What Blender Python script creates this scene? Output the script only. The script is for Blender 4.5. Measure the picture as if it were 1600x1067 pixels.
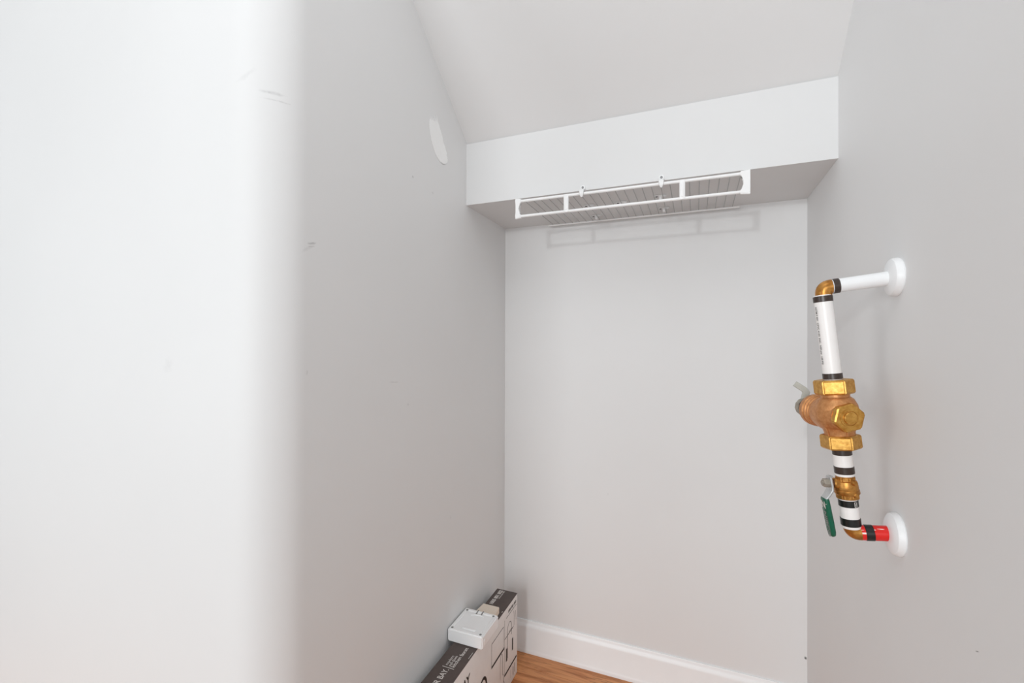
import bpy, bmesh, math, random
from mathutils import Vector, Matrix

random.seed(4)
scene = bpy.context.scene
col = scene.collection
for o in list(bpy.data.objects):
    bpy.data.objects.remove(o)

# ------------------------------------------------------------------ camera
HC = 1.2992
cam_d = bpy.data.cameras.new('camera')
cam = bpy.data.objects.new('camera', cam_d)
col.objects.link(cam)
R_ = Vector((0.92633342, 0.37669278, 0.00298905))
U_ = Vector((-0.00117592, -0.00504313, 0.99998659))
F_ = Vector((-0.37670281, 0.92632452, 0.00422866))
cam.matrix_world = Matrix(((R_.x, U_.x, -F_.x, 0), (R_.y, U_.y, -F_.y, 0), (R_.z, U_.z, -F_.z, HC), (0, 0, 0, 1)))
cam_d.sensor_width = 36
cam_d.lens = 705.15 / 1600 * 36
cam_d.clip_start = 0.02
scene.camera = cam

# ------------------------------------------------------------------ light and exposure
WORLD = 0.17
LAMP = 50
world = bpy.data.worlds.new('world')
scene.world = world
world.use_nodes = True
bg = world.node_tree.nodes['Background']
bg.inputs['Color'].default_value = (0.975, 0.99, 1.0, 1)
bg.inputs['Strength'].default_value = WORLD
ld = bpy.data.lights.new('room_lamp', 'POINT')
ld.energy = LAMP
ld.shadow_soft_size = 0.06
ld.color = (0.96, 0.99, 1.0)
lo = bpy.data.objects.new('room_lamp', ld)
lo.location = (-0.46, -1.95, 1.93)
col.objects.link(lo)
def area_light(name, loc, rot, sx, sy, e):
    a = bpy.data.lights.new(name, 'AREA')
    a.shape = 'RECTANGLE'
    a.size, a.size_y, a.energy = sx, sy, e
    a.color = LIGHT
    o = bpy.data.objects.new(name, a)
    o.location = loc
    o.rotation_euler = [math.radians(x) for x in rot]
    col.objects.link(o)
LIGHT = (0.95, 0.982, 1.0)
area_light('rear_fill', (-1.0, -5.0, 1.4), (90, 0, -10), 2.5, 2.4, 142)      # added broad fill in the room behind the camera, evens out the walls
area_light('side_window_daylight', (-3.0, -1.6, 1.3), (90, 0, -60), 1.6, 2.0, 27)  # window on the left side of that room
area_light('ceiling_fill', (-0.2, 0.15, 2.74), (0, 0, 0), 0.9, 0.7, 4.0)           # added overhead fill in front of the closet, no fixture there
scene.view_settings.view_transform = 'Standard'
scene.view_settings.look = 'None'
scene.view_settings.gamma = 1
scene.view_settings.use_curve_mapping = False
scene.view_settings.exposure = -0.10

# ------------------------------------------------------------------ materials
def s2l(c):
    return tuple((x / 255 / 12.92) if x / 255 <= 0.04045 else ((x / 255 + 0.055) / 1.055) ** 2.4 for x in c) + (1,)

class NT:
    def __init__(s, name):
        s.m = bpy.data.materials.new(name)
        s.m.use_nodes = True
        s.t = s.m.node_tree
        s.n = s.t.nodes
        s.b = s.n['Principled BSDF']
    def node(s, ty, **kw):
        nd = s.n.new(ty)
        for k, v in kw.items():
            setattr(nd, k, v)
        return nd
    def link(s, a, b):
        s.t.links.new(a, b)
    def inp(s, nd, i, v):
        if hasattr(v, 'is_output') or isinstance(v, bpy.types.NodeSocket):
            s.link(v, nd.inputs[i])
        else:
            nd.inputs[i].default_value = v
    def math(s, op, a, b=None, clamp=False):
        nd = s.node('ShaderNodeMath', operation=op, use_clamp=clamp)
        s.inp(nd, 0, a)
        if b is not None:
            s.inp(nd, 1, b)
        return nd.outputs[0]
    def noise(s, scale, detail=3, vec=None, rough=0.5):
        nd = s.node('ShaderNodeTexNoise')
        nd.inputs['Scale'].default_value = scale
        nd.inputs['Detail'].default_value = detail
        nd.inputs['Roughness'].default_value = rough
        if vec is not None:
            s.link(vec, nd.inputs['Vector'])
        return nd
    def obj(s):
        return s.node('ShaderNodeTexCoord').outputs['Object']
    def mapping(s, vec, scale=(1, 1, 1), loc=(0, 0, 0), rot=(0, 0, 0)):
        nd = s.node('ShaderNodeMapping')
        s.link(vec, nd.inputs['Vector'])
        nd.inputs['Scale'].default_value = scale
        nd.inputs['Location'].default_value = loc
        nd.inputs['Rotation'].default_value = rot
        return nd.outputs[0]
    def ramp(s, fac, stops):
        nd = s.node('ShaderNodeValToRGB')
        s.link(fac, nd.inputs[0])
        el = nd.color_ramp.elements
        while len(el) < len(stops):
            el.new(0.5)
        for e, (p, c) in zip(el, stops):
            e.position = p
            e.color = c
        return nd.outputs[0]
    def mix(s, fac, a, b):
        nd = s.node('ShaderNodeMix', data_type='RGBA')
        s.inp(nd, 0, fac)
        s.inp(nd, 6, a)
        s.inp(nd, 7, b)
        return nd.outputs[2]
    def bump(s, h, strength=0.1, dist=0.001):
        nd = s.node('ShaderNodeBump')
        nd.inputs['Strength'].default_value = strength
        nd.inputs['Distance'].default_value = dist
        s.link(h, nd.inputs['Height'])
        s.link(nd.outputs[0], s.b.inputs['Normal'])

def paint(name, c, rough=0.55, marks=(), bump=0.12, grain=90, var=0.02, spec=0.3):
    """painted plaster: faint roller grain, slight unevenness, scuff marks (axis_u, axis_v centre, size, angle, strength)"""
    t = NT(name)
    v = t.obj()
    base = s2l(c)
    big = t.noise(2.2, 4, v)
    colr = t.ramp(big.outputs['Fac'], [(0.3, tuple(x * (1 - var) for x in base[:3]) + (1,)), (0.7, base)])
    if marks:
        wob = t.noise(55, 4, v)
        wv = t.node('ShaderNodeVectorMath', operation='SUBTRACT')
        t.link(wob.outputs['Color'], wv.inputs[0]); wv.inputs[1].default_value = (0.5, 0.5, 0.5)
        streak = t.noise(160, 3, v)
        total = None
        for (cen, size, ang, st, axis) in marks:
            sub = t.node('ShaderNodeVectorMath', operation='SUBTRACT')
            t.link(v, sub.inputs[0]); sub.inputs[1].default_value = cen
            rot = t.node('ShaderNodeVectorRotate', rotation_type='AXIS_ANGLE')
            t.link(sub.outputs[0], rot.inputs['Vector'])
            rot.inputs['Axis'].default_value = axis
            rot.inputs['Angle'].default_value = math.radians(ang)
            dv = t.node('ShaderNodeVectorMath', operation='DIVIDE')
            t.link(rot.outputs[0], dv.inputs[0]); dv.inputs[1].default_value = size
            ad = t.node('ShaderNodeVectorMath', operation='ADD')
            t.link(dv.outputs[0], ad.inputs[0])
            sc = t.node('ShaderNodeVectorMath', operation='SCALE')
            t.link(wv.outputs[0], sc.inputs[0]); sc.inputs['Scale'].default_value = 1.5
            t.link(sc.outputs[0], ad.inputs[1])
            ln = t.node('ShaderNodeVectorMath', operation='LENGTH')
            t.link(ad.outputs[0], ln.inputs[0])
            mr = t.node('ShaderNodeMapRange')
            t.link(ln.outputs['Value'], mr.inputs['Value'])
            mr.inputs['From Min'].default_value = 0.3
            mr.inputs['From Max'].default_value = 1.0
            mr.inputs['To Min'].default_value = st
            mr.inputs['To Max'].default_value = 0
            total = mr.outputs[0] if total is None else t.math('MAXIMUM', total, mr.outputs[0])
        total = t.math('MULTIPLY', total, t.math('MULTIPLY', streak.outputs['Fac'], 2.0), True)
        colr = t.mix(total, colr, s2l((70, 68, 66)))
    t.link(colr, t.b.inputs['Base Color'])
    t.b.inputs['Roughness'].default_value = rough
    t.b.inputs['Specular IOR Level'].default_value = spec
    t.bump(t.noise(grain, 4, v).outputs['Fac'], bump, 0.0012)
    return t.m

def plain(name, c, rough=0.4, metal=0.0, spec=0.5, nscale=60, var=0.05, bump=0.05, coat=0.0):
    t = NT(name)
    v = t.obj()
    base = s2l(c)
    nz = t.noise(nscale, 4, v)
    colr = t.ramp(nz.outputs['Fac'], [(0.3, tuple(x * (1 - var) for x in base[:3]) + (1,)), (0.7, tuple(min(1, x * (1 + var)) for x in base[:3]) + (1,))])
    t.link(colr, t.b.inputs['Base Color'])
    t.b.inputs['Roughness'].default_value = rough
    t.b.inputs['Metallic'].default_value = metal
    t.b.inputs['Specular IOR Level'].default_value = spec
    t.b.inputs['Coat Weight'].default_value = coat
    if bump:
        t.bump(nz.outputs['Fac'], bump, 0.001)
    return t.m

AX, AY = (1, 0, 0), (0, 1, 0)
WALLC = (236, 236, 236)
left_marks = [
    ((-0.7644, 0.735, 1.513), (0.03, 0.014, 0.003), -14, 0.30, AX),
    ((-0.7644, 0.733, 1.506), (0.03, 0.010, 0.0015), -10, 0.22, AX),
    ((-0.7644, 0.725, 1.500), (0.03, 0.022, 0.004), -35, 0.08, AX),
    ((-0.780, 0.655, 1.802), (0.03, 0.03, 0.0045), 0, 0.22, AX),
    ((-0.780, 0.655, 1.788), (0.03, 0.03, 0.002), 0, 0.22, AX),
    ((-0.830, 0.634, 1.83), (0.028, 0.03, 0.006), 40, 0.07, AY),
    ((-0.7644, 1.1078, 1.7845), (0.03, 0.004, 0.005), 0, 0.40, AX),
    ((-0.7644, 1.215, 1.77), (0.03, 0.006, 0.006), 0, 0.12, AX),
    ((-0.7644, 1.0214, 1.1923), (0.03, 0.025, 0.0018), 4, 0.16, AX),
    ((-0.7644, 1.0901, 1.1226), (0.03, 0.007, 0.006), 30, 0.10, AX),
    ((-0.7644, 0.725, 1.235), (0.03, 0.004, 0.006), 0, 0.10, AX),
    ((-1.05, 0.635, 1.25), (0.02, 0.03, 0.02), 0, 0.05, AY),
    ((-0.7644, 1.335, 0.71), (0.03, 0.004, 0.007), 0, 0.14, AX),
]
M = {}
M['wall_left'] = paint('wall paint scuffed', WALLC, marks=left_marks)
M['wall_back'] = paint('wall paint back', WALLC, marks=[((0.347, 1.8, 0.235), (0.005, 0.02, 0.006), 0, 0.9, AY), ((-0.32, 1.8, 0.704), (0.004, 0.02, 0.006), 0, 0.10, AY)])
M['wall_right'] = paint('wall paint right', WALLC, marks=[((0.352, 0.8015, 0.886), (0.02, 0.006, 0.0012), 25, 0.6, AX)])
M['ceiling'] = paint('ceiling paint', WALLC)
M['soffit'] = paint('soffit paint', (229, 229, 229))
M['patch'] = plain('spackle', (255, 255, 254), 0.8, nscale=120, var=0.02, bump=0.15)
M['trim'] = plain('white trim paint', (252, 253, 254), 0.35, var=0.01, nscale=20, bump=0.03)
M['shelf_white'] = plain('white vinyl coating', (246, 246, 246), 0.35, var=0.01)
M['wire'] = plain('grey deck wire', (178, 178, 178), 0.4, var=0.02)  # deck wires set greyer than the white rails
M['clip_white'] = plain('white plastic clip', (240, 240, 240), 0.4, var=0.01)
M['screw'] = plain('screw zinc', (150, 150, 152), 0.35, 0.8)
M['dark_hole'] = plain('dark hole', (60, 60, 62), 0.8)
M['pipe_white'] = plain('white pipe', (247, 244, 242), 0.3, var=0.008, bump=0.02)
M['paint_white'] = plain('white painted metal', (244, 245, 246), 0.4, var=0.01, nscale=25, bump=0.08)
M['tape'] = plain('dark brown tape', (58, 46, 40), 0.3, var=0.15, nscale=150)
M['black'] = plain('black tape', (24, 26, 25), 0.3, var=0.2, nscale=100)
M['steel'] = plain('brushed steel', (205, 206, 206), 0.38, 0.75, nscale=90)
M['dull_steel'] = plain('galvanised steel', (186, 186, 178), 0.5, 0.35, nscale=70, var=0.08)
M['grey_print'] = plain('grey print', (140, 140, 138), 0.6, bump=0)
M['white_print'] = plain('white print', (225, 220, 215), 0.6, bump=0)
M['dark_print'] = plain('dark print', (66, 62, 60), 0.6, bump=0)
M['black_print'] = plain('black print', (22, 18, 18), 0.6, bump=0)
M['pale_print'] = plain('pale grey print', (132, 126, 126), 0.6, bump=0)
M['grip'] = plain('green vinyl grip', (12, 92, 68), 0.28, var=0.08, nscale=120, bump=0.03)
M['box_brown'] = plain('dark brown printed card', (84, 72, 68), 0.55, var=0.08, nscale=45, bump=0.04)
M['box_white'] = plain('white printed card', (243, 240, 238), 0.6, var=0.02, nscale=30, bump=0.04)
M['abs'] = plain('white abs plastic', (252, 252, 252), 0.35, var=0.006, bump=0.0)
M['beige'] = plain('beige foam', (240, 226, 210), 0.75, var=0.06, nscale=300, bump=0.3)
M['stem_dark'] = plain('oxidised bronze', (104, 74, 58), 0.5, 0.5, var=0.3, nscale=70, bump=0.15)
M['zinc_cap'] = plain('dull grey metal cap', (168, 160, 148), 0.5, 0.4, var=0.15, nscale=80)

def brass(name, c1, c2, rough, metal, nscale, bump):
    t = NT(name)
    v = t.obj()
    nz = t.noise(nscale, 5, v, 0.6)
    t.link(t.ramp(nz.outputs['Fac'], [(0.3, s2l(c1)), (0.68, s2l(c2))]), t.b.inputs['Base Color'])
    t.b.inputs['Metallic'].default_value = metal
    t.b.inputs['Roughness'].default_value = rough
    t.bump(nz.outputs['Fac'], bump, 0.0015)
    return t.m
M['brass'] = brass('machined brass', (184, 128, 52), (222, 174, 92), 0.36, 0.72, 130, 0.2)
M['bronze'] = brass('cast bronze', (188, 124, 74), (216, 158, 104), 0.42, 0.6, 160, 0.3)
M['copper_brass'] = brass('soldered brass', (150, 96, 36), (212, 154, 80), 0.34, 0.75, 60, 0.3)

def red_mat():
    t = NT('red paint scratched')
    v = t.mapping(t.obj(), (30, 220, 220))
    nz = t.noise(1.0, 3, v)
    f = t.math('GREATER_THAN', nz.outputs['Fac'], 0.61)
    t.link(t.mix(f, s2l((226, 32, 26)), s2l((250, 232, 226))), t.b.inputs['Base Color'])
    t.b.inputs['Roughness'].default_value = 0.3
    return t.m
M['red'] = red_mat()

def wood_mat():
    t = NT('oak laminate')
    v = t.obj()
    rnd = t.node('ShaderNodeObjectInfo').outputs['Random']
    off = t.node('ShaderNodeCombineXYZ')
    t.link(t.math('MULTIPLY', rnd, 37.0), off.inputs[0])
    t.link(t.math('MULTIPLY', rnd, 11.0), off.inputs[2])
    ad = t.node('ShaderNodeVectorMath', operation='ADD')
    t.link(v, ad.inputs[0]); t.link(off.outputs[0], ad.inputs[1])
    mp = t.mapping(ad.outputs[0], (3.0, 26, 26))
    n1 = t.noise(1.4, 6, mp, 0.62)
    n1.inputs['Distortion'].default_value = 0.6
    mp2 = t.mapping(ad.outputs[0], (9, 150, 150))
    n2 = t.noise(1.0, 3, mp2, 0.6)
    c = t.ramp(n1.outputs['Fac'], [(0.28, s2l((128, 72, 36))), (0.42, s2l((190, 120, 70))), (0.6, s2l((224, 156, 102))), (0.8, s2l((200, 130, 80)))])
    c = t.mix(t.math('MULTIPLY', t.math('GREATER_THAN', n2.outputs['Fac'], 0.64), 0.45), c, s2l((92, 50, 26)))
    t.link(c, t.b.inputs['Base Color'])
    t.b.inputs['Roughness'].default_value = 0.4
    t.bump(n2.outputs['Fac'], 0.1, 0.001)
    return t.m
M['wood'] = wood_mat()
M['subfloor'] = plain('subfloor', (90, 62, 42), 0.8)

# ------------------------------------------------------------------ mesh helpers
def finish(name, bm, mat, parent=None, smooth=None, local=False):
    bmesh.ops.recalc_face_normals(bm, faces=bm.faces[:])
    me = bpy.data.meshes.new(name)
    bm.to_mesh(me)
    bm.free()
    me.materials.append(M[mat] if isinstance(mat, str) else mat)
    o = bpy.data.objects.new(name, me)
    col.objects.link(o)
    if smooth is not None:
        me.shade_smooth()
        me.set_sharp_from_angle(angle=math.radians(smooth))
    if parent is not None:
        o.parent = parent
    return o

def struct(o, label=None):
    o['kind'] = 'structure'
    if label:
        o['label'] = label
    return o

def thing(name, label, cat, mat4):
    o = bpy.data.objects.new(name, None)
    o.empty_display_size = 0.05
    col.objects.link(o)
    o.matrix_world = mat4
    o['label'] = label
    o['category'] = cat
    return o

def bm_box(bm, x0, x1, y0, y1, z0, z1, bev=0.0, seg=2):
    r = bmesh.ops.create_cube(bm, size=1)
    bmesh.ops.scale(bm, vec=(x1 - x0, y1 - y0, z1 - z0), verts=r['verts'])
    bmesh.ops.translate(bm, vec=((x0 + x1) / 2, (y0 + y1) / 2, (z0 + z1) / 2), verts=r['verts'])
    if bev:
        es = list({e for v in r['verts'] for e in v.link_edges})
        bmesh.ops.bevel(bm, geom=es, offset=bev, segments=seg, affect='EDGES', profile=0.5)
    return r['verts']

def box(name, x0, x1, y0, y1, z0, z1, mat, parent=None, bev=0.0, seg=2):
    bm = bmesh.new()
    bm_box(bm, x0, x1, y0, y1, z0, z1, bev, seg)
    return finish(name, bm, mat, parent, 40 if bev else None)

def extrude_poly(bm, pts, d):
    """closed polygon of 3D points pushed along vector d"""
    a = [bm.verts.new(p) for p in pts]
    b = [bm.verts.new(Vector(p) + Vector(d)) for p in pts]
    bm.faces.new(a)
    bm.faces.new(b[::-1])
    n = len(pts)
    for i in range(n):
        bm.faces.new((a[i], a[(i + 1) % n], b[(i + 1) % n], b[i]))

def frame(d):
    d = Vector(d).normalized()
    up = Vector((0, 0, 1)) if abs(d.z) < 0.9 else Vector((0, 1, 0))
    u = up.cross(d).normalized()
    v = d.cross(u).normalized()
    return d, u, v

def bm_lathe(bm, prof, origin=(0, 0, 0), axis=(0, 0, 1), seg=40):
    """profile [(radius, along)] revolved round axis through origin"""
    d, u, v = frame(axis)
    o = Vector(origin)
    rings = []
    for r, h in prof:
        if r < 1e-6:
            rings.append([bm.verts.new(o + d * h)])
        else:
            rings.append([bm.verts.new(o + d * h + (u * math.cos(2 * math.pi * k / seg) + v * math.sin(2 * math.pi * k / seg)) * r) for k in range(seg)])
    for a, b in zip(rings, rings[1:]):
        for k in range(seg):
            k2 = (k + 1) % seg
            if len(a) == 1 and len(b) == 1:
                continue
            if len(a) == 1:
                bm.faces.new((a[0], b[k], b[k2]))
            elif len(b) == 1:
                bm.faces.new((a[k], a[k2], b[0]))
            else:
                bm.faces.new((a[k], a[k2], b[k2], b[k]))

def lathe(name, prof, mat, parent=None, origin=(0, 0, 0), axis=(0, 0, 1), seg=40, smooth=35):
    bm = bmesh.new()
    bm_lathe(bm, prof, origin, axis, seg)
    return finish(name, bm, mat, parent, smooth)

def bm_tube(bm, pts, r, seg=12, cap=True):
    """round tube along a polyline (parallel transport)"""
    pts = [Vector(p) for p in pts]
    n = len(pts)
    rs = r if isinstance(r, (list, tuple)) else [r] * n
    t0 = (pts[1] - pts[0]).normalized()
    _, u, _ = frame(t0)
    rings = []
    for i in range(n):
        if i == 0:
            t = t0
        elif i == n - 1:
            t = (pts[-1] - pts[-2]).normalized()
        else:
            t = ((pts[i + 1] - pts[i]).normalized() + (pts[i] - pts[i - 1]).normalized()).normalized()
        u = (u - t * u.dot(t)).normalized()
        v = t.cross(u)
        rings.append([bm.verts.new(pts[i] + (u * math.cos(2 * math.pi * k / seg) + v * math.sin(2 * math.pi * k / seg)) * rs[i]) for k in range(seg)])
    for a, b in zip(rings, rings[1:]):
        for k in range(seg):
            bm.faces.new((a[k], a[(k + 1) % seg], b[(k + 1) % seg], b[k]))
    if cap:
        bm.faces.new(rings[0][::-1])
        bm.faces.new(rings[-1])

def tube(name, pts, r, mat, parent=None, seg=12):
    bm = bmesh.new()
    bm_tube(bm, pts, r, seg)
    return finish(name, bm, mat, parent, 40)

def bm_strap(bm, pts, wdir, widths, ths, bev=0.0):
    """rectangular bar swept along a polyline; wdir = direction of its width"""
    pts = [Vector(p) for p in pts]
    w = Vector(wdir).normalized()
    n = len(pts)
    rings = []
    for i in range(n):
        t = (pts[min(i + 1, n - 1)] - pts[max(i - 1, 0)]).normalized()
        ww = (w - t * w.dot(t)).normalized()
        q = t.cross(ww).normalized()
        a, b = widths[i] / 2, ths[i] / 2
        c = min(a, b) * 0.55 if bev else 0
        if bev:
            sh = [(a, b - c), (a - c, b), (-a + c, b), (-a, b - c), (-a, -b + c), (-a + c, -b), (a - c, -b), (a, -b + c)]
        else:
            sh = [(a, b), (-a, b), (-a, -b), (a, -b)]
        rings.append([bm.verts.new(pts[i] + ww * x + q * y) for x, y in sh])
    m = len(rings[0])
    for a, b in zip(rings, rings[1:]):
        for k in range(m):
            bm.faces.new((a[k], a[(k + 1) % m], b[(k + 1) % m], b[k]))
    bm.faces.new(rings[0][::-1])
    bm.faces.new(rings[-1])

def text_obj(name, s, size, origin, right, up, mat, parent=None, bold=0.0, sx=1.0, align='LEFT', lift=0.0004):
    """flat printed lettering: right = reading direction, up = letter up direction"""
    cu = bpy.data.curves.new(name, 'FONT')
    cu.body = s
    cu.size = size
    cu.offset = bold * size
    cu.align_x = align
    cu.resolution_u = 3
    tmp = bpy.data.objects.new(name + '_tmp', cu)
    col.objects.link(tmp)
    dg = bpy.context.evaluated_depsgraph_get()
    dg.update()
    me = bpy.data.meshes.new_from_object(tmp.evaluated_get(dg))
    bpy.data.objects.remove(tmp)
    bpy.data.curves.remove(cu)
    r = Vector(right).normalized()
    u = Vector(up)
    u = (u - r * u.dot(r)).normalized()
    n = r.cross(u)
    for v in me.vertices:
        v.co = Vector(origin) + r * v.co.x * sx + u * v.co.y + n * lift
    me.materials.clear()
    me.materials.append(M[mat])
    me.name = name
    o = bpy.data.objects.new(name, me)
    col.objects.link(o)
    if parent is not None:
        o.parent = parent
    return o

def bm_ribbon(bm, pts, w, to3, lift):
    """flat printed stroke along 2D polyline, mapped by to3(u, v) -> (point, normal)"""
    P = [Vector((a, b)) for a, b in pts]
    L, Rr = [], []
    for i in range(len(P)):
        t = P[min(i + 1, len(P) - 1)] - P[max(i - 1, 0)]
        t.normalize()
        nn = Vector((-t.y, t.x)) * w / 2
        p3, nr = to3(*(P[i] + nn)); L.append(bm.verts.new(Vector(p3) + Vector(nr) * lift))
        p3, nr = to3(*(P[i] - nn)); Rr.append(bm.verts.new(Vector(p3) + Vector(nr) * lift))
    for i in range(len(P) - 1):
        bm.faces.new((L[i], Rr[i], Rr[i + 1], L[i + 1]))

# ------------------------------------------------------------------ room shell
XL, XR, YB = -0.7644, 0.3521, 1.80
Y0, RC = 0.622, 0.100
ZC = 2.75
SB, ST = 1.7954, 2.0150
YS = 1.440

# left wall block with a rounded plaster corner
bm = bmesh.new()
pts = [(-2.6, Y0, 0)]
for k in range(17):
    a = math.radians(-90 + 90 * k / 16)
    pts.append((XL - RC + RC * math.cos(a), Y0 + RC + RC * math.sin(a), 0))
pts += [(XL, 1.92, 0), (-2.6, 1.92, 0)]
extrude_poly(bm, pts, (0, 0, ZC))
wall_left = struct(finish('wall_left', bm, 'wall_left', None, 30))
struct(box('wall_back', XL, XR, YB, 1.92, 0, 2.1, 'wall_back'))
struct(box('wall_right', XR, XR + 0.12, -1.2, 1.92, 0, ZC, 'wall_right'))

# sloped ceiling under the stair, then flat ceiling
bm = bmesh.new()
yt = 1.445 - (ZC - ST) / 0.83
pr = [(0, 1.445, ST), (0, yt, ZC), (0, yt, ZC + 0.1), (0, 1.92, ZC + 0.1), (0, 1.92, ST)]
extrude_poly(bm, [(XL, y, z) for _, y, z in pr], (XR - XL, 0, 0))
struct(finish('ceiling', bm, 'ceiling'))
struct(box('ceiling', -2.6, XR + 0.12, -0.8, yt, ZC, ZC + 0.1, 'ceiling'))
struct(box('trim_1', XL, XR, YS, YB, SB, ST, 'soffit'), 'white boxed soffit across the top of the back wall')

# baseboards
PROF = [(0, 0), (0.0165, 0), (0.0165, 0.008), (0.0150, 0.014), (0.0130, 0.019), (0.0130, 0.104), (0.0120, 0.110), (0.0085, 0.117), (0.0062, 0.121), (0.0062, 0.127), (0.0045, 0.131), (0, 0.131)]
def baseboard(name, p0, p1, inward):
    bm = bmesh.new()
    i = Vector(inward)
    p0, p1 = Vector(p0), Vector(p1)
    extrude_poly(bm, [p0 + i * d + Vector((0, 0, z)) for d, z in PROF], p1 - p0)
    return struct(finish(name, bm, 'trim', None, 30))
baseboard('baseboard_back', (XL, YB, 0), (XR, YB, 0), (0, -1, 0))
baseboard('baseboard_left', (XL, Y0 + RC, 0), (XL, YB - 0.017, 0), (1, 0, 0))
baseboard('baseboard_right', (XR, -1.2, 0), (XR, YB - 0.017, 0), (-1, 0, 0))
baseboard('baseboard_front', (-2.6, Y0, 0), (XL - RC, Y0, 0), (0, -1, 0))

# floor: slab with separate planks
floor = struct(box('floor', -2.6, XR, -0.2, YB, -0.06, -0.010, 'subfloor'))
row_w = 0.095
y = YB
i = 0
while y > -0.2:
    y1, y0 = y, max(-0.2, y - row_w)
    xs = XL if y0 > Y0 - 0.001 else -2.6
    x = xs - (0.15 + (i * 0.41) % 0.9)
    while x < XR:
        a, b = max(x, xs), min(x + 1.05, XR)
        if b - a > 0.02:
            bm = bmesh.new()
            bm_box(bm, a + 0.0005, b - 0.0005, y0 + 0.0005, y1 - 0.0005, -0.010, 0.0)
            top = [e for e in bm.edges if all(v.co.z > -0.001 for v in e.verts)]
            bmesh.ops.bevel(bm, geom=top, offset=0.0008, segments=1, affect='EDGES')
            finish('plank', bm, 'wood', floor)
        x += 1.05
    y -= row_w
    i += 1

# white filler patch on left wall (thin smear with brushed edge)
bm = bmesh.new()
ctr = [(1.219, 1.998, 0.024), (1.221, 1.992, 0.027), (1.226, 1.980, 0.030), (1.233, 1.964, 0.035), (1.241, 1.948, 0.035), (1.250, 1.932, 0.036), (1.261, 1.918, 0.037), (1.268, 1.907, 0.033), (1.277, 1.897, 0.028), (1.281, 1.890, 0.020), (1.283, 1.887, 0.010), (1.284, 1.885, 0.004)]
Lp, Rp = [], []
for k in range(len(ctr) - 1):
    for s in range(4):
        f = s / 4
        cy = ctr[k][0] * (1 - f) + ctr[k + 1][0] * f
        cz = ctr[k][1] * (1 - f) + ctr[k + 1][1] * f
        w = ctr[k][2] * (1 - f) + ctr[k + 1][2] * f
        Lp.append((XL + 0.0004, cy - w - random.uniform(-0.001, 0.0025), cz - 0.012 * w / 0.035 + random.uniform(-0.001, 0.001)))
        Rp.append((XL + 0.0004, cy + w + random.uniform(-0.001, 0.0025), cz + 0.012 * w / 0.035 + random.uniform(-0.001, 0.001)))
n = len(Lp)
rows = []
for k in range(n):
    l, r2 = Vector(Lp[k]), Vector(Rp[k])
    rows.append([bm.verts.new(l.lerp(r2, q / 8)) for q in range(9)])
for a, b in zip(rows, rows[1:]):
    for q in range(8):
        bm.faces.new((a[q], a[q + 1], b[q + 1], b[q]))
# brushed-out bristle streaks along the top edge
top = rows[2]
for q, up in ((0, 0.006), (1, 0.012), (2, 0.004), (3, 0.009), (4, 0.002), (5, 0.018), (6, 0.010), (7, 0.020)):
    a, b = rows[0][q].co, rows[0][q + 1].co
    tip = (a + b) / 2 + Vector((0, -up * 0.2, up * 1.1))
    bm.faces.new((rows[0][q], rows[0][q + 1], bm.verts.new(tip)))
r = bmesh.ops.extrude_face_region(bm, geom=bm.faces[:])
bmesh.ops.translate(bm, vec=(0.0006, 0, 0), verts=[v for v in r['geom'] if isinstance(v, bmesh.types.BMVert)])
p = finish('filler_patch', bm, 'patch', wall_left)
p['label'] = 'white smear of filler on grey paint'

# ------------------------------------------------------------------ wire shelf under the soffit
YF, YK = 1.420, 1.765
XA, XB = -0.562, 0.138
ZU, ZL = 1.7790, 1.7280
shelf = thing('wire_shelf', 'white coated wire shelf clipped flat under the boxed soffit of the back wall', 'shelf', Matrix.Translation((0, YF, SB)))
T = Vector((0, -YF, -SB))
def S(x, y, z):
    return Vector((x, y, z)) + T
for z in (ZU, ZL):
    tube('rail', [S(XA, YF, z), S(XB, YF, z)], 0.0047, 'shelf_white', shelf, 14)
tube('rail', [S(XA + 0.004, YK, ZU + 0.002), S(XB + 0.004, YK, ZU + 0.002)], 0.0030, 'shelf_white', shelf, 10)
# end caps: waisted plastic bridges joining the two rails
for x, s in ((XA, 1), (XB, -1)):
    bm = bmesh.new()
    outer = [(-0.003, 0.0085), (-0.003, 0.0), (-0.0015, -0.012), (0.0005, -0.026), (-0.0015, -0.040), (-0.003, -0.051), (-0.003, -0.0595)]
    inner = [(0.017, -0.0575), (0.017, -0.046), (0.0115, -0.040), (0.0085, -0.032), (0.0075, -0.0255), (0.0085, -0.019), (0.0115, -0.011), (0.017, -0.005), (0.017, 0.0065)]
    if s < 0:
        inner = [(u + 0.004, v) for u, v in inner]
        outer = [(-0.003, v) for u, v in outer]
    pts = [S(x + s * u, YF - 0.0065, ZU + v) for u, v in outer + inner]
    extrude_poly(bm, pts, (0, 0.013, 0))
    bmesh.ops.bevel(bm, geom=[e for e in bm.edges if abs((e.verts[0].co - e.verts[1].co).y) < 1e-6], offset=0.002, segments=2, affect='EDGES')
    finish('end_cap', bm, 'shelf_white', shelf, 40)
for x in (-0.3885, -0.0368):
    bm = bmesh.new()
    bm_box(bm, x - 0.0080, x + 0.0080, YF - 0.0060, YF + 0.0030, ZL - 0.004 , ZU + 0.004, 0.0018)
    bm_box(bm, x - 0.0045, x + 0.0045, YF - 0.0075, YF - 0.0050, ZL + 0.004, ZU - 0.004, 0.001)
    bm.transform(Matrix.Translation(T))
    finish('lip_strap', bm, 'shelf_white', shelf, 40)
NW = 25
wire_me = None
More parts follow.
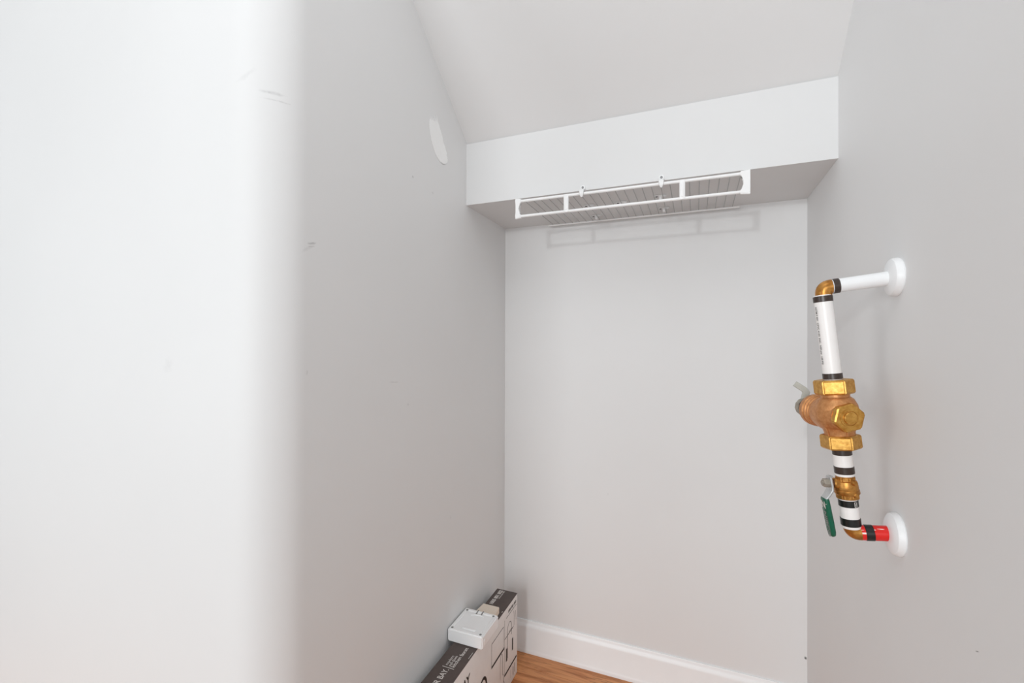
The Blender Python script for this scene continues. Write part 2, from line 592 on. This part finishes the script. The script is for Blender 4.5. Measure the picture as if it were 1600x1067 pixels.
for k in range(NW):
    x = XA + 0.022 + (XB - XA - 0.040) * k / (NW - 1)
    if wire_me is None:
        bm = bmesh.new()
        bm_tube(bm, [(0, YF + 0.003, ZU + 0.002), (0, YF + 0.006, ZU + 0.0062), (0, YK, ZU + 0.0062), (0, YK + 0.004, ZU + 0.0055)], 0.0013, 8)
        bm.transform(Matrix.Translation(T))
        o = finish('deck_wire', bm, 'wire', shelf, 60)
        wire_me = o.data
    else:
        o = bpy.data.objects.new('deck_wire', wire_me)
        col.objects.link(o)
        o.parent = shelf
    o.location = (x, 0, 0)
# clips screwed to the soffit face that hook under the front rail
for x in (-0.3385, -0.0965):
    bm = bmesh.new()
    pl = [(-0.0075, 0.012), (-0.0045, 0.0155), (0.0045, 0.0155), (0.0075, 0.012), (0.0075, -0.004), (-0.0075, -0.004)]
    extrude_poly(bm, [S(x + u, YS - 0.0045, SB + v) for u, v in pl], (0, 0.0044, 0))
    bm_strap(bm, [S(x + 0.001, YS - 0.003, SB + 0.002), S(x + 0.001, YF - 0.001, SB - 0.003), S(x + 0.001, YF - 0.0075, SB - 0.011), S(x + 0.001, YF - 0.0075, SB - 0.020), S(x + 0.001, YF - 0.003, SB - 0.0275)], (1, 0, 0), [0.015, 0.015, 0.015, 0.013, 0.006], [0.004] * 5, 1)
    c = finish('rail_clip', bm, 'clip_white', shelf, 40)
    bm = bmesh.new()
    bm_lathe(bm, [(0, 0.0024), (0.0024, 0.0020), (0.0038, 0.0006), (0.0038, 0)], S(x, YS - 0.0045, SB + 0.0085), (0, -1, 0), 20)
    finish('screw_head', bm, 'screw', c, 40)
# saddle clips screwed up into the underside of the soffit
for x, y in ((-0.3520, 1.597), (-0.2400, 1.602), (-0.1090, 1.581), (-0.3540, 1.735), (-0.1065, 1.728)):
    bm = bmesh.new()
    bm_box(bm, x - 0.0190, x + 0.0190, y - 0.0075, y + 0.0075, SB - 0.0035, SB, 0.0012)
    bm_box(bm, x - 0.0050, x + 0.0050, y - 0.0075, y + 0.0080, SB - 0.0165, SB - 0.002, 0.002)
    bm_box(bm, x + 0.0030, x + 0.0175, y - 0.0075, y - 0.0050, SB - 0.0075, SB - 0.002, 0.0008)
    bm.transform(Matrix.Translation(T))
    c = finish('saddle_clip', bm, 'clip_white', shelf, 40)
    for dx in (-0.0125, 0.0125):
        bm = bmesh.new()
        bm_lathe(bm, [(0, 0.0012), (0.0036, 0.0008), (0.0036, 0)], S(x + dx, y + 0.001, SB - 0.0035), (0, 0, -1), 14)
        finish('screw_head', bm, 'dark_hole', c, 40)

# ------------------------------------------------------------------ pipe with valves on the right wall
B0 = Vector((0.2807, 1.058, 0.9367))
nz = Vector((-0.105, 0, 1)).normalized()
ny = Vector((0, 1, 0))
nx = ny.cross(nz).normalized()
PM = Matrix(((nx.x, ny.x, nz.x, B0.x), (nx.y, ny.y, nz.y, B0.y), (nx.z, ny.z, nz.z, B0.z), (0, 0, 0, 1)))
PI_ = PM.inverted()
pipe = thing('water_pipe', 'white pipe riser with brass valves standing off the right wall', 'pipe', PM)
def W(x, y, z):
    return PI_ @ Vector((x, y, z))
def D(x, y, z):
    return (PI_.to_3x3() @ Vector((x, y, z))).normalized()
RP = 0.0157
def sleeve(name, h0, h1, r, mat, lip=0.0):
    return lathe(name, [(0, h0), (r - 0.0008, h0), (r, h0 + 0.0008), (r, h1 - 0.0008), (r - 0.0008, h1), (0, h1)], mat, pipe)
HT = 0.4790       # centre of the upper elbow along the riser
riser = sleeve('riser_pipe', 0.2880, 0.4620, RP, 'pipe_white')
sleeve('tape_band', 0.4484, 0.4600, RP + 0.0010, 'tape')
sleeve('tape_band', 0.2963, 0.3077, RP + 0.0010, 'tape')
sleeve('nipple_pipe', 0.1080, 0.1660, RP, 'pipe_white')
sleeve('tape_band', 0.1489, 0.1612, RP + 0.0006, 'tape')
sleeve('tape_band', 0.1130, 0.1267, RP + 0.0010, 'tape')
sleeve('lower_pipe', 0.0085, 0.0680, RP, 'pipe_white')
tb = sleeve('tape_band', 0.0502, 0.0628, RP + 0.0008, 'black')
sleeve('tape_band', 0.0135, 0.0281, RP + 0.0010, 'black')
# direction from riser to the camera, used for nut orientation
tocam = (Vector((0, 0, HC)) - Vector((0.253, 1.058, 1.16)))
tc = PI_.to_3x3() @ tocam
tca = math.atan2(tc.y, tc.x)

# white marks on the black tape
bm = bmesh.new()
def tape_map(u, v):
    a = tca + 0.62 + u
    n = Vector((math.cos(a), math.sin(a), 0))
    return n * (RP + 0.0008) + Vector((0, 0, v)), n
for k, (u0, v0, u1, v1) in enumerate([(0, 0.052, 0, 0.061), (0.0, 0.061, 0.13, 0.061), (0, 0.0565, 0.12, 0.0565), (0, 0.052, 0.13, 0.052), (0.22, 0.052, 0.26, 0.061)]):
    pa, na = tape_map(u0, v0); pb, nb = tape_map(u1, v1)
    w = 0.0012
    q = (pb - pa).normalized().cross(na).normalized() * w / 2
    vs = [bm.verts.new(x) for x in (pa + q + na * 0.0003, pa - q + na * 0.0003, pb - q + nb * 0.0003, pb + q + nb * 0.0003)]
    bm.faces.new(vs)
finish('tape_mark', bm, 'white_print', tb)

# lettering along the left flank of the riser
a = tca - math.radians(62)
n = Vector((math.cos(a), math.sin(a), 0))
text_obj('lettering', 'ASTM F 441  CPVC 4120  INC.  NSF-pw  100 PSI', 0.0078, n * (RP + 0.0003) + Vector((0, 0, 0.4400)) + Vector((0, 0, 1)).cross(n) * 0.0, (0, 0, -1), n.cross(Vector((0, 0, -1))), 'dark_print', riser, 0.01, 0.72)

# elbows
def elbow(name, c, da, db, la, lb, r, bend, mat):
    da, db = Vector(da).normalized(), Vector(db).normalized()
    pts = [c + da * la]
    for k in range(9):
        t = k / 8
        p = c + da * bend * (1 - t) ** 2 + db * bend * t ** 2
        pts.append(p)
    pts.append(c + db * lb)
    o = tube(name, pts, r, mat, pipe, 24)
    return o
E1 = W(0.2330, 1.058, 1.4110)
A1 = W(XR, 1.058, 1.4262)
d1 = (A1 - E1).normalized()
e1 = elbow('elbow_fitting', E1, (E1 * Vector((0, 0, 0)) if False else Vector((0, 0, -1))), d1, 0.0165, 0.0150, 0.0142, 0.013, 'copper_brass')
E2 = Vector((0, 0, -0.0005))
A2 = W(XR, 1.056, 0.9452)
d2 = (A2 - E2).normalized()
elbow('elbow_fitting', E2, (0, 0, 1), d2, 0.0100, 0.0135, 0.0142, 0.013, 'copper_brass')
# horizontal pipes to the wall
def along(name, p, d, s0, s1, r, mat):
    return lathe(name, [(0, s0), (r - 0.0006, s0), (r, s0 + 0.0006), (r, s1 - 0.0006), (r - 0.0006, s1), (0, s1)], mat, pipe, p, d, 32)
L1 = (A1 - E1).length
along('upper_pipe', E1, d1, 0.0130, L1, 0.0136, 'paint_white')
along('tape_band', E1, d1, 0.0165, 0.0270, 0.0146, 'tape')
L2 = (A2 - E2).length
along('red_pipe', E2, d2, 0.0120, L2, 0.0139, 'red')['label'] = 'red painted pipe stub with white scratches'
along('tape_band', E2, d2, 0.0200, 0.0335, 0.0147, 'black')
# wall escutcheons, thick with chamfered rim
into = D(-1, 0, 0)
lathe('escutcheon', [(0, 0), (0.0352, 0), (0.0362, 0.002), (0.0358, 0.008), (0.0335, 0.0125), (0.0290, 0.0150), (0.0200, 0.0165), (0.0145, 0.0175), (0, 0.0175)], 'paint_white', pipe, A1, into, 48, 25)
lathe('escutcheon', [(0, 0), (0.0385, 0), (0.0395, 0.002), (0.0390, 0.006), (0.0365, 0.0115), (0.0310, 0.0145), (0.0250, 0.0165), (0.0155, 0.0180), (0, 0.0180)], 'paint_white', pipe, A2 + D(0, 0, -1) * 0.001, into, 48, 25)

# --- large bronze valve with two union nuts
HB = 0.2261
cx = D(0.29, -0.957, 0.0)
def nut_bm(h0, h1, R, ang, sides=6, ch=0.12):
    bm = bmesh.new()
    c = (h1 - h0) * ch
    prof = [(R * 0.90, h0), (R, h0 + c), (R, h1 - c), (R * 0.90, h1)]
    rings = []
    for r, h in prof:
        rings.append([bm.verts.new((r * math.cos(ang + 2 * math.pi * k / sides), r * math.sin(ang + 2 * math.pi * k / sides), h)) for k in range(sides)])
    for a, b in zip(rings, rings[1:]):
        for k in range(sides):
            bm.faces.new((a[k], a[(k + 1) % sides], b[(k + 1) % sides], b[k]))
    bm.faces.new(rings[0][::-1]); bm.faces.new(rings[-1])
    vert = [e for e in bm.edges if abs(e.verts[0].co.z - e.verts[1].co.z) > (h1 - h0) * 0.5]
    bmesh.ops.bevel(bm, geom=vert, offset=0.0022, segments=2, affect='EDGES')
    return bm
bm = bmesh.new()
bm_lathe(bm, [(0, 0.2690), (0.0235, 0.2690), (0.0245, 0.2650), (0.0240, 0.2615), (0.0300, 0.2560), (0.0345, 0.2450), (0.0362, 0.2300), (0.0350, 0.2180), (0.0315, 0.2080), (0.0275, 0.2010), (0.0255, 0.1930), (0.0252, 0.1880), (0, 0.1860)], (0, 0, 0), (0, 0, 1), 48)
cen = Vector((-0.002, 0, HB))
bm_lathe(bm, [(0, -0.0760), (0.0230, -0.0760), (0.0310, -0.0735), (0.0328, -0.0700), (0.0330, -0.0600), (0.0305, -0.0575), (0.0305, -0.0555), (0.0326, -0.0540), (0.0326, -0.0510), (0.0300, -0.0490), (0.0300, -0.0465), (0.0318, -0.0450), (0.0318, -0.0425), (0.0300, -0.0405), (0.0335, -0.0250), (0.0360, -0.0050), (0.0355, 0.0080), (0.0310, 0.0190), (0.0270, 0.0250), (0.0262, 0.0300), (0, 0.0300)], cen, cx, 48)
# raised cast webs down to the lower union
for s in (-0.55, 0.75):
    a = tca + s - 0.25
    n = Vector((math.cos(a), math.sin(a), 0))
    bm_strap(bm, [n * 0.0335 + Vector((0, 0, 0.217)), n * 0.0300 + Vector((0, 0, 0.206)), n * 0.0262 + Vector((0, 0, 0.196)), n * 0.0250 + Vector((0, 0, 0.188))], Vector((0, 0, 1)).cross(n), [0.004] * 4, [0.004] * 4, 1)
valve = finish('mixing_valve', bm, 'bronze', pipe, 35)
for h0, h1, r in ((0.2672, 0.2952, 0.0345), (0.1614, 0.1880, 0.0345)):
    bm = nut_bm(h0, h1, r, tca + math.radians(30))
    finish('union_nut', bm, 'brass', valve, 25)
# hex plug facing the room
dd, uu, vv = frame(cx)
bm = nut_bm(0.0285, 0.0420, 0.0288, math.radians(12))
def orient(bm, o, d, u, v):
    m = Matrix(((u.x, v.x, d.x, o.x), (u.y, v.y, d.y, o.y), (u.z, v.z, d.z, o.z), (0, 0, 0, 1)))
    bm.transform(m)
orient(bm, cen, dd, uu, vv)
bm_lathe(bm, [(0.0175, 0.0418), (0.0172, 0.0428), (0.0140, 0.0428), (0.0132, 0.0420), (0.0120, 0.0422), (0.0118, 0.0455), (0.0108, 0.0465), (0, 0.0465)], cen, cx, 36)
finish('hex_plug', bm, 'brass', valve, 25)
lathe('valve_stem', [(0, -0.0740), (0.0200, -0.0740), (0.0205, -0.0800), (0.0185, -0.0830), (0.0188, -0.0990), (0.0170, -0.1010), (0, -0.1010)], 'stem_dark', valve, cen, cx, 32)
lathe('stem_cap', [(0, -0.1000), (0.0195, -0.1000), (0.0205, -0.1030), (0.0200, -0.1130), (0.0170, -0.1170), (0, -0.1170)], 'zinc_cap', valve, cen, cx, 12, 25)
bm = bmesh.new()
bm_strap(bm, [W(0.2205, 1.163, 1.168), W(0.2235, 1.163, 1.186), W(0.2255, 1.163, 1.1935), W(0.2210, 1.163, 1.2000), W(0.2040, 1.163, 1.2120)], D(0.85, 0, 0.5), [0.0150, 0.0140, 0.0150, 0.0125, 0.0120], [0.0035] * 5, 1)
finish('lever', bm, 'dull_steel', valve, 30)

# --- small ball valve with green lever
bm = bmesh.new()
bm_lathe(bm, [(0, 0.1090), (0.0150, 0.1090), (0.0150, 0.1045), (0.0140, 0.1035), (0.0142, 0.1000), (0.0180, 0.0985), (0.0190, 0.0940), (0.0198, 0.0880), (0.0196, 0.0830), (0.0206, 0.0822), (0.0212, 0.0760), (0.0204, 0.0745), (0.0190, 0.0730), (0.0185, 0.0655), (0, 0.0650)], (0, 0, 0), (0, 0, 1), 36)
# flat lug faces and pads like the cast body
a = tca + 0.75
n = Vector((math.cos(a), math.sin(a), 0))
for h in (0.0985, 0.0755):
    bm_lathe(bm, [(0, 0.0235), (0.0040, 0.0228), (0.0055, 0.0200), (0.0055, 0.0100)], (0, 0, h), n, 12)
ed = D(-0.97, -0.24, 0)
bm_lathe(bm, [(0.0105, 0.0120), (0.0105, 0.0215), (0.0085, 0.0235), (0, 0.0235)], (0, 0, 0.0925), ed, 24)
ballv = finish('ball_valve', bm, 'copper_brass', pipe, 35)
for h0, h1, r_ in ((0.0990, 0.1070, 0.0172), (0.0660, 0.0745, 0.0200)):
    finish('hex_collar', nut_bm(h0, h1, r_, tca + math.radians(22.5), 8), 'copper_brass', ballv, 25)
so = Vector((0, 0, 0.0925))
lathe('gland_nut', [(0, 0.0225), (0.0082, 0.0225), (0.0082, 0.0285), (0, 0.0285)], 'stem_dark', ballv, so, ed, 6, 20)
bm = bmesh.new()
bm_lathe(bm, [(0, 0.0300), (0.0084, 0.0300), (0.0088, 0.0312), (0.0088, 0.0395), (0.0074, 0.0412), (0.0050, 0.0412), (0.0050, 0.0430), (0, 0.0430)], so, ed, 6)
finish('lever_nut', bm, 'zinc_cap', ballv, 20)
wd = Vector((0, 0, 1)).cross(ed).normalized()
zz = Vector((0, 0, 1))
bm = bmesh.new()
hp = [so + ed * 0.0290 + zz * 0.0120, so + ed * 0.0290 - zz * 0.004, so + ed * 0.0292 - zz * 0.0120, so + ed * 0.0350 - zz * 0.0215, so + ed * 0.0415 - zz * 0.0300, so + ed * 0.0430 - zz * 0.0400]
bm_strap(bm, hp, wd, [0.0180, 0.0225, 0.0225, 0.0205, 0.0190, 0.0180], [0.0036] * 6, 1)
bm_strap(bm, [so + ed * 0.024 + zz * 0.0128, so + ed * 0.0300 + zz * 0.0128], wd, [0.013, 0.013], [0.003, 0.003], 1)
finish('lever', bm, 'steel', ballv, 30)
bm = bmesh.new()
g0 = so + ed * 0.0412 - zz * 0.0290
tl = Vector((0, 0, -1)) - ed * 0.075
gp = [g0 + tl * t for t in (0, 0.004, 0.02, 0.045, 0.064, 0.071, 0.0735)]
bm_strap(bm, gp, wd, [0.0190, 0.0205, 0.0208, 0.0205, 0.0195, 0.0160, 0.0090], [0.0068, 0.0082, 0.0088, 0.0090, 0.0090, 0.0080, 0.0050], 1)
grip = finish('lever_grip', bm, 'grip', ballv, 45)
grip['label'] = 'green vinyl grip with white lettering'
face = g0 + (-tl.normalized()).cross(wd).normalized() * 0.0
gn = (ed - tl.normalized() * ed.dot(tl.normalized())).normalized()
td = tl.normalized()
off = 0.0046
# reading direction runs down the grip
text_obj('lettering', 'N', 0.0190, g0 + td * 0.0185 + gn * off - wd * 0.0070, wd if wd.cross(-td).dot(gn) > 0 else -wd, -td, 'white_print', ballv, 0.03, 1.0)
text_obj('lettering', 'NIBCO', 0.0140, g0 + td * 0.0245 + gn * off + (-wd * 0.0045 if td.cross(wd).dot(gn) > 0 else wd * 0.0045), td, wd if td.cross(wd).dot(gn) > 0 else -wd, 'grey_print', ballv, 0.02, 1.15)

# ------------------------------------------------------------------ faucet carton beside left wall
BX0, BX1, BY0, BY1, BH = -0.7390, -0.6525, 0.93, 1.668, 0.3115
carton = thing('faucet_carton', 'tall narrow white faucet carton with a dark brown lid standing along the left wall', 'box', Matrix.Translation((BX0, BY0, 0)))
cT = Vector((-BX0, -BY0, 0))
def Cc(x, y, z):
    return Vector((x, y, z)) + cT
bm = bmesh.new()
bm_box(bm, BX0, BX1, BY0, BY1, 0, BH - 0.0015, 0.0012)
bm.transform(Matrix.Translation(cT))
finish('carton_body', bm, 'box_white', carton, 40)
bm = bmesh.new()
bm_box(bm, BX0 - 0.0002, BX1 + 0.0002, BY0 - 0.0002, BY1 + 0.0002, BH - 0.0024, BH, 0.0006)
bm.transform(Matrix.Translation(cT))
lid = finish('lid_flap', bm, 'box_brown', carton, 40)
lid['label'] = 'dark brown top flap with white lettering'
UPX, RY = (-1, 0, 0), (0, 1, 0)
text_obj('lettering', 'GLACIER BAY.', 0.0255, Cc(-0.6892, 1.1985, BH), RY, UPX, 'white_print', lid, 0.012, 0.84, 'RIGHT')
text_obj('lettering', 'modern', 0.0140, Cc(-0.7035, 1.2115, BH), RY, UPX, 'white_print', lid, 0.004, 1.0)
text_obj('lettering', 'pull-down', 0.0135, Cc(-0.6925, 1.2115, BH), RY, UPX, 'white_print', lid, 0.012, 0.88)
text_obj('lettering', 'kitchen faucet', 0.0180, Cc(-0.6790, 1.2100, BH), RY, UPX, 'white_print', lid, 0.014, 0.93)
def topmap(u, v):
    return Cc(u, v, BH), (0, 0, 1)
for pts, w in (([(-0.7165, 1.2045), (-0.6765, 1.2045)], 0.0022), ([(-0.6570, 1.262), (-0.6570, 1.292)], 0.0014), ([(-0.6570, 1.524), (-0.6570, 1.532)], 0.003)):
    bm = bmesh.new()
    bm_ribbon(bm, pts, w, topmap, 0.0004)
    finish('printed_rule', bm, 'white_print', lid)
text_obj('lettering', '1005 801 802', 0.0205, Cc(-0.7105, 1.660, BH), RY, UPX, 'white_print', lid, 0.045, 0.90, 'RIGHT')
text_obj('lettering', 'store item 802', 0.0095, Cc(-0.7010, 1.660, BH), RY, UPX, 'white_print', lid, 0.02, 1.0, 'RIGHT')

# side print: panels with line drawings of a faucet (u = world y, v = world z)
def sidemap(u, v):
    return Cc(BX1, u, v), (1, 0, 0)
def side_print(name, lines, mat):
    for pts, w in lines:
        bm = bmesh.new()
        bm_ribbon(bm, pts, w, sidemap, 0.0004)
        finish(name, bm, mat, carton)
def arc(cu, cv, ru, rv, a0, a1, n=14):
    return [(cu + ru * math.cos(math.radians(a0 + (a1 - a0) * k / n)), cv + rv * math.sin(math.radians(a0 + (a1 - a0) * k / n))) for k in range(n + 1)]
side_print('printed_panel', [
    ([(1.425, 0.178), (1.425, 0.257)], 0.0022), ([(1.425, 0.257), (1.5300, 0.257)], 0.0026), ([(1.5300, 0.257), (1.5300, 0.18)], 0.0012),
    ([(1.540, 0.070), (1.540, 0.275)], 0.0012), ([(1.540, 0.2035), (1.6220, 0.2035)], 0.0030)], 'dark_print')
side_print('printed_drawing', [([(1.5600, 0.160), (1.5605, 0.135), (1.5600, 0.112)], 0.013), ([(1.6180, 0.165), (1.6185, 0.145), (1.6180, 0.118)], 0.012)], 'dark_print')
side_print('printed_bar', [([(1.424, 0.1757), (1.5370, 0.1757)], 0.0080), ([(1.539, 0.0700), (1.6610, 0.0700)], 0.0080)], 'black_print')
side_print('printed_drawing', [
    (arc(1.588, 0.215, 0.020, 0.028, 0, 180), 0.003), ([(1.568, 0.215), (1.568, 0.118)], 0.004), ([(1.608, 0.215), (1.608, 0.185)], 0.003),
    ([(1.580, 0.2100), (1.630, 0.2035)], 0.002),
    ([(1.630, 0.262), (1.636, 0.235), (1.633, 0.205)], 0.002), ([(1.648, 0.255), (1.654, 0.215)], 0.002),
    ([(1.625, 0.050), (1.625, 0.018)], 0.006), ([(1.640, 0.056), (1.640, 0.020)], 0.004), ([(1.600, 0.054), (1.600, 0.022)], 0.0015),
    (arc(1.512, 0.140, 0.010, 0.028, 0, 180), 0.0026), ([(1.502, 0.140), (1.502, 0.080)], 0.0018), ([(1.522, 0.140), (1.522, 0.085)], 0.0030),
    ([(1.534, 0.082), (1.530, 0.060), (1.538, 0.045)], 0.004)], 'pale_print')
side_print('printed_drawing', [(arc(1.358, 0.148, 0.026, 0.036, 0, 180), 0.0100), ([(1.332, 0.150), (1.332, 0.02)], 0.010), ([(1.384, 0.150), (1.384, 0.110)], 0.014)], 'black_print')
text_obj('lettering', '1005 801 802', 0.0145, Cc(BX1, 1.655, 0.2830), RY, (0, 0, 1), 'dark_print', carton, 0.03, 1.02, 'RIGHT')
text_obj('lettering', 'modern pull-down kitchen faucet', 0.0080, Cc(BX1, 1.657, 0.2720), RY, (0, 0, 1), 'dark_print', carton, 0.01, 0.95, 'RIGHT')
text_obj('lettering', 'GLACIER BAY', 0.0420, Cc(BX1, 1.262, 0.2400), RY, (0, 0, 1), 'black_print', carton, 0.03, 0.85, 'RIGHT')

# ------------------------------------------------------------------ white plastic cover on the carton
DX0, DX1, DY0, DY1, DH = -0.7615, -0.6340, 1.312, 1.442, 0.0415
cover = thing('plastic_cover', 'white square plastic device cover lying on the dark brown lid of the carton', 'cover', Matrix.Translation((DX0, DY0, BH)))
cw, cd = DX1 - DX0, DY1 - DY0
bm = bmesh.new()
vs = bm_box(bm, 0, cw, 0, cd, 0.0003, DH)
bmesh.ops.bevel(bm, geom=bm.edges[:], offset=0.0035, segments=3, affect='EDGES')
topf = max(bm.faces, key=lambda f: f.calc_center_median().z * 10 + f.calc_area())
r = bmesh.ops.inset_region(bm, faces=[topf], thickness=0.011, depth=0.0)
r = bmesh.ops.inset_region(bm, faces=[topf], thickness=0.004, depth=-0.0022)
finish('cover_shell', bm, 'abs', cover, 35)
bm = bmesh.new()
bm_box(bm, cw * 0.34, cw * 0.72, 0.021, 0.031, DH - 0.0030, DH + 0.0010, 0.0014)
finish('finger_ridge', bm, 'abs', cover, 40)
bm = bmesh.new()
pts = arc(cw * 0.52, 0.06, 0.046, 0.046, 68, 128, 10)
bm_strap(bm, [(u, v, DH - 0.0010) for u, v in pts], (0, 0, 1), [0.003] * 11, [0.004] * 11, 1)
finish('curved_ridge', bm, 'abs', cover, 40)
for u in (cw * 0.40, cw * 0.55):
    box('slot', u - 0.002, u + 0.002, cd - 0.020, cd + 0.0004, DH - 0.006, DH + 0.0004, 'grey_print', cover, 0.0004)
for u, v in ((0.012, cd - 0.013), (cw - 0.014, cd - 0.012), (0.012, 0.011), (cw - 0.012, 0.012)):
    bm = bmesh.new()
    bm_lathe(bm, [(0.0042, 0), (0.0042, 0.0004), (0.0030, 0.0007), (0.0022, 0.0004), (0, 0.0003)], (u, v, DH), (0, 0, 1), 16)
    finish('screw_boss', bm, 'grey_print', cover, 40)
box('snap_tab', cw - 0.0006, cw + 0.0014, 0.012, 0.020, 0.012, 0.026, 'abs', cover, 0.0006)

# beige block behind the cover
bx = thing('foam_block', 'small beige block just behind the white plastic cover on the carton', 'block', Matrix.Translation((-0.735, 1.455, BH)))
bm = bmesh.new()
extrude_poly(bm, [(0.0, 0.0, 0.0003), (0.078, 0.0, 0.0003), (0.078, 0.0, 0.0235), (0.0, 0.0, 0.0235)], (0, 0.062, 0))
for v in bm.verts:
    if v.co.y > 0.05:
        v.co.x = 0.006 + v.co.x * 0.84
bmesh.ops.bevel(bm, geom=bm.edges[:], offset=0.002, segments=2, affect='EDGES')
finish('block_body', bm, 'beige', bx, 40)
bm = bmesh.new()
bm_box(bm, 0.006, 0.066, 0.004, 0.012, 0.0225, 0.0250, 0.0008)
finish('block_lip', bm, 'beige', bx, 40)

bpy.context.view_layer.update()
